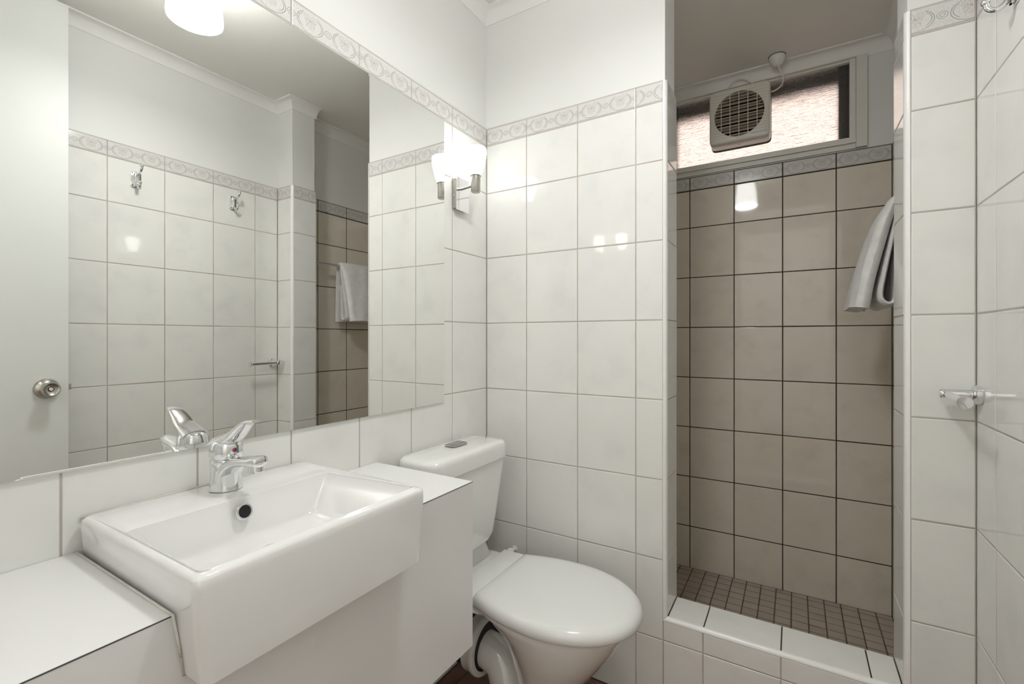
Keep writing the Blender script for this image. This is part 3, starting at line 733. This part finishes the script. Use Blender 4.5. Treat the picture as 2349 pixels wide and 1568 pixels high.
# ------------------------------------------------------------------ robe hooks
def hook(y, label):
    t = thing('robe_hook', (W, y, 1.820), label, 'hook', 'chrome double robe hooks')
    z0, z1 = 1.784, 1.853
    bm = bmesh.new()
    loft(bm, [[Vector((x, p.x + y, p.y)) for p in rquad([(-0.019 + i, z0 + i), (0.019 - i, z0 + i), (0.019 - i, z1 - i), (-0.019 + i, z1 - i)], 0.010, 0, 5)] for x, i in ((W - 0.0003, 0), (W - 0.004, 0), (W - 0.006, 0.002))])
    obj('back_plate', bm, 'chrome', t, 40)
    bm = bmesh.new(); box(bm, W - 0.016, W - 0.0055, y - 0.008, y + 0.008, 1.793, 1.846, 0.003); obj('stem_block', bm, 'chrome', t, 40)
    for dy in (-0.0125, 0.0125):
        for z in (1.7925, 1.8455):
            bm = bmesh.new(); lathe(bm, [(0.0026, 0), (0.0026, 0.001)], (W - 0.0060, y + dy, z), (-1, 0, 0), 10); obj('screw', bm, 'black', t)
    bm = bmesh.new(); tube(bm, spline([(W - 0.012, y, 1.838), (W - 0.030, y, 1.840), (W - 0.050, y, 1.846), (W - 0.060, y, 1.856), (W - 0.061, y, 1.866)], 6), 0.0052, 14); h = obj('long_prong', bm, 'chrome', t, True)
    bm = bmesh.new(); bmesh.ops.create_uvsphere(bm, u_segments=18, v_segments=12, radius=0.0072, matrix=Matrix.Translation((W - 0.061, y, 1.867))); obj('tip', bm, 'chrome', h, True)
    bm = bmesh.new(); tube(bm, spline([(W - 0.012, y, 1.797), (W - 0.020, y, 1.787), (W - 0.030, y, 1.782), (W - 0.040, y, 1.788), (W - 0.044, y, 1.800)], 6), 0.0052, 14); h = obj('short_prong', bm, 'chrome', t, True)
    bm = bmesh.new(); bmesh.ops.create_uvsphere(bm, u_segments=18, v_segments=12, radius=0.0070, matrix=Matrix.Translation((W - 0.044, y, 1.801))); obj('tip', bm, 'chrome', h, True)
    return t
h1 = hook(-0.232, 'chrome double robe hook nearest the shower, high on the tiled wall')
h2 = copy_tree(h1)
h2.matrix_basis = Matrix.Translation((W, -0.632, 1.820))
h2['label'] = 'chrome double robe hook nearest the door, high on the tiled wall'

# ------------------------------------------------------------------ door
d = bpy.data.objects.new('door_1', None); C.objects.link(d); tag(d, 'plain white flush door standing open against the tiled wall', None, None, 'structure')
DX, DY0, DY1, DZ1 = 1.290, -1.610, -0.868, 2.377
d.matrix_basis = Matrix.Translation((DX, DY0, 0))
obj('leaf', B(DX, DX + 0.036, DY0, DY1, 0.012, DZ1, 0.0012), 'door', d)
ko = Vector((DX, DY1 - 0.060, 0.968))
bm = bmesh.new(); lathe(bm, [(0.0355, 0.0), (0.0355, 0.003), (0.031, 0.012), (0.021, 0.020), (0.016, 0.022)], ko, (-1, 0, 0), 40); k = obj('knob_rose', bm, 'nickel', d, 40)
bm = bmesh.new(); lathe(bm, [(0.013, 0.018), (0.013, 0.030), (0.020, 0.034), (0.0255, 0.043), (0.0262, 0.052), (0.0240, 0.056), (0.0215, 0.0565), (0.0165, 0.052), (0.009, 0.0495), (0.008, 0.0495)], ko, (-1, 0, 0), 40); k = obj('knob', bm, 'nickel', d, 40)
bm = bmesh.new(); lathe(bm, [(0.0085, 0.046), (0.0085, 0.0502)], ko, (-1, 0, 0), 24); obj('lock_surround', bm, 'black', k)
bm = bmesh.new(); lathe(bm, [(0.0062, 0.046), (0.0062, 0.0535), (0.005, 0.0545)], ko, (-1, 0, 0), 24); obj('lock_button', bm, 'chrome', k, 40)
obj('latch', B(DX + 0.010, DX + 0.022, DY1 - 0.004, DY1 + 0.010, 0.957, 0.979, 0.001), 'nickel', d)

# ------------------------------------------------------------------ towel rail + towel
RX, RZ = 1.302, 1.5765
t = thing('towel_rail', (XS1, 0.5, RZ), 'slim chrome towel rail on the shower side wall', 'towel rail')
bm = bmesh.new(); tube(bm, [(RX, 0.172, RZ), (RX, 0.5, RZ), (RX, 0.835, RZ)], 0.0078, 18); obj('bar', bm, 'chrome', t, 40)
for y in (0.190, 0.817):
    bm = bmesh.new(); lathe(bm, [(0.018, 0.0), (0.018, 0.006), (0.008, 0.008), (0.008, 0.058)], (XS1 - 0.0003, y, RZ), (-1, 0, 0), 24); obj('bracket', bm, 'chrome', t, 40)

t = thing('bath_towel', (RX, 0.48, 1.25), 'white terry towel folded over the rail in the shower', 'towel')
def sheet(name, path, thick, y0, y1, amp, ny=30, seed=0, phase=0.0, flare=0.0):
    """closed cloth slab: path of (x, z) points swept along the rail with soft folds"""
    P = spline([(x, 0, z) for x, z in path], 7)
    nP = len(P); loops = []
    th = thick if isinstance(thick, (list, tuple)) else (thick, thick)
    for j in range(ny + 1):
        s = j / ny; y = y0 + (y1 - y0) * s
        L, Rr = [], []
        for i, p in enumerate(P):
            q = i / (nP - 1)
            d_ = (P[min(i + 1, nP - 1)] - P[max(i - 1, 0)]).normalized(); nn = Vector((-d_.z, 0, d_.x))
            e = min(1.0, math.sqrt(max(0.0, 1 - (2 * s - 1) ** 8)) + 0.15)
            hh = (th[0] + (th[1] - th[0]) * q) / 2 * e
            wv = amp * q * (math.sin(s * 11 + phase + q * 0.8) + 0.5 * math.sin(s * 23 + phase * 2))
            dy = flare * q * (s - 0.5)
            base = Vector((p.x, y + dy, p.z)) + nn * wv
            hh2 = hh * (1 + 0.10 * math.sin(s * 17 + q * 9 + seed))
            L.append(base + nn * hh2); Rr.append(base - nn * hh2)
        loops.append(L + Rr[::-1])
    bm = bmesh.new(); loft(bm, loops)
    o = obj(name, bm, 'towel', t, 60); return o
ty0, ty1 = 0.332, 0.640
sheet('front_fold', [(1.315, 1.576), (1.305, 1.5885), (1.290, 1.586), (1.272, 1.555), (1.252, 1.500), (1.228, 1.41), (1.210, 1.33), (1.196, 1.246)], (0.014, 0.046), ty0, ty1, 0.003, seed=1)
sheet('hem', [(1.2155, 1.275), (1.2115, 1.260), (1.2085, 1.2445)], (0.002, 0.002), ty0 + 0.001, ty1, 0.0, seed=4) if False else None
sheet('inner_fold', [(1.296, 1.572), (1.286, 1.52), (1.270, 1.43), (1.256, 1.35), (1.247, 1.29), (1.252, 1.264), (1.268, 1.254), (1.284, 1.266), (1.288, 1.31), (1.290, 1.38), (1.294, 1.46)], (0.012, 0.016), ty0 + 0.004, ty1 - 0.01, 0.002, seed=2, phase=1.0)
sheet('back_fold', [(1.300, 1.5900), (1.313, 1.583), (1.322, 1.55), (1.327, 1.45), (1.330, 1.34), (1.331, 1.247)], (0.012, 0.018), ty0 + 0.002, ty1 - 0.004, 0.0015, seed=3, phase=2.0)

# ------------------------------------------------------------------ exhaust fan
fx, fz, fy0, fy1 = 0.7975, 2.190, 0.9005, 1.000
t = thing('exhaust_fan', (fx, fy1, fz - 0.128), 'off-white square exhaust fan with a round grille on the window glass', 'fan')
hw = 0.1275
aa = [2 * PI * k / 96 + 0.001 for k in range(96)]
def fl_(a, b_, y, r_):
    out = []
    for t_ in aa:
        c_, s_ = math.cos(t_), math.sin(t_)
        rr_ = a / (abs(c_) ** 16 + abs(s_) ** 16) ** (1 / 16)
        out.append(Vector((fx + rr_ * c_, y, fz + rr_ * s_)))
    return out
RG = 0.104
bm = bmesh.new()
outs = [fl_(hw - 0.004, hw - 0.004, 0.986, 0.016), fl_(hw, hw, 0.980, 0.018), fl_(hw, hw, fy0 + 0.012, 0.018), fl_(hw - 0.003, hw - 0.003, fy0 + 0.004, 0.018), fl_(hw - 0.010, hw - 0.010, fy0, 0.016)]
def circ(r_, y): return [Vector((fx + r_ * math.cos(a), y, fz + r_ * math.sin(a))) for a in aa]
loft(bm, outs + [circ(RG + 0.0015, fy0), circ(RG, fy0 + 0.0015), circ(RG, fy0 + 0.060)], (False, False))
obj('housing', bm, 'fan', t, 40)
obj('gasket', (lambda bm_: (loft(bm_, [fl_(hw + 0.0015, hw + 0.0015, 0.9862, 0.018), fl_(hw + 0.0015, hw + 0.0015, 0.9995, 0.018)]), bm_)[1])(bmesh.new()), 'black', t)
bm = bmesh.new(); lathe(bm, [(RG - 0.0005, 0.0), (RG - 0.0005, 0.001)], (fx, fy0 + 0.060, fz), (0, 1, 0), 40); obj('dark_interior', bm, 'hole', t)
bm = bmesh.new()
for k in range(5):
    x = fx + (k - 2) * 0.0375; hgt = math.sqrt(max(0, (RG + 0.001) ** 2 - (x - fx) ** 2))
    box(bm, x - 0.0014, x + 0.0014, fy0 + 0.0006, fy0 + 0.0040, fz - hgt, fz + hgt)
for k in range(14):
    z = fz + (k - 6.5) * 0.0145; hgt = math.sqrt(max(0, (RG + 0.001) ** 2 - (z - fz) ** 2))
    box(bm, fx - hgt, fx + hgt, fy0 + 0.0010, fy0 + 0.0034, z - 0.0009, z + 0.0009)
obj('grille', bm, 'fan', t)
for k in range(9):
    z = fz + (k - 4) * 0.0215; hgt = math.sqrt(max(0.0005, (RG - 0.003) ** 2 - (abs(z - fz) + 0.006) ** 2))
    bm = bmesh.new()
    prism(bm, [(fy0 + 0.020, z - 0.010), (fy0 + 0.0225, z - 0.011), (fy0 + 0.034, z + 0.007), (fy0 + 0.0315, z + 0.008)], 'x', fx - hgt, fx + hgt)
    obj('louvre_blade', bm, 'louvre', t)
for k in range(16):
    z = fz + (k - 7.5) * 0.0135
    g = math.sqrt(max(0, (RG + 0.004) ** 2 - (z - fz) ** 2)) if abs(z - fz) < RG + 0.004 else 0
    for a, b_ in ([(-0.112, -g), (g, 0.112)] if g else [(-0.112, 0.112)]):
        if b_ - a > 0.004: obj('groove', B(fx + a, fx + b_, fy0 - 0.0002, fy0 + 0.0002, z - 0.0006, z + 0.0006), 'groove', t)
def text(name, s, size, loc, mat, parent, wide=1.0):
    cu = bpy.data.curves.new(name, 'FONT'); cu.body = s; cu.size = size; cu.extrude = 0.0001; cu.align_x = 'CENTER'; cu.resolution_u = 2
    tmp = bpy.data.objects.new('tmp', cu); C.objects.link(tmp)
    dg = bpy.context.evaluated_depsgraph_get(); me = bpy.data.meshes.new_from_object(tmp.evaluated_get(dg))
    bpy.data.objects.remove(tmp); bpy.data.curves.remove(cu)
    for v_ in me.vertices:
        x, y, z = v_.co; v_.co = (loc[0] + x * wide, loc[1] - z, loc[2] + y)
    me.materials.clear(); me.materials.append(M[mat])
    o = bpy.data.objects.new(name, me); C.objects.link(o); set_parent(o, parent); return o
text('print', 'HYDRONIC SHUTTER', 0.0068, (fx + 0.082, fy0 - 0.0003, fz - 0.1070), 'label_blue', t, 1.0)
text('print', 'WINDOW FAN', 0.0056, (fx + 0.006, fy0 - 0.0003, fz - 0.1145), 'label_grey', t, 1.0)
bm = bmesh.new(); lathe(bm, [(0.0028, 0), (0.0028, 0.0006)], (fx - 0.003, 0.945, fz - hw), (0, 0, -1), 12); obj('screw_hole', bm, 'hole', t)
bm = bmesh.new()
tube(bm, spline([(fx - 0.055, 0.945, fz + hw - 0.002), (fx - 0.048, 0.950, fz + hw + 0.028), (fx - 0.018, 0.955, fz + hw + 0.056), (fx + 0.022, 0.960, fz + hw + 0.050), (fx + 0.070, 0.955, fz + hw + 0.002)], 8), 0.0030, 8)
obj('cable_loop', bm, 'cable', t, True)

# ceiling rose with its drop cable
cx, cy = 0.9515, 0.906
t = thing('ceiling_rose', (cx, cy, ZC), 'small white ceiling rose with a drooping cable above the fan', 'ceiling rose')
bm = bmesh.new(); lathe(bm, [(0.0345, 0.0), (0.0345, 0.002)], (cx, cy, ZC - 0.0003), (0, 0, -1), 32); obj('base', bm, 'edge', t, 40)
bm = bmesh.new(); lathe(bm, [(0.0325, 0.0), (0.0335, 0.004), (0.0315, 0.016), (0.026, 0.028), (0.016, 0.038), (0.010, 0.0405), (0.006, 0.041)], (cx, cy, ZC - 0.0022), (0, 0, -1), 36); obj('cover', bm, 'plastic', t, 60)
bm = bmesh.new(); tube(bm, spline([(cx + 0.003, cy, ZC - 0.038), (cx + 0.010, cy + 0.005, ZC - 0.060), (cx + 0.022, cy + 0.020, ZC - 0.088), (cx + 0.018, cy + 0.035, ZC - 0.115), (cx - 0.005, cy + 0.045, ZC - 0.128), (fx + hw - 0.004, 0.960, fz + 0.090)], 8), 0.0032, 10); obj('cord', bm, 'cable', t, True)
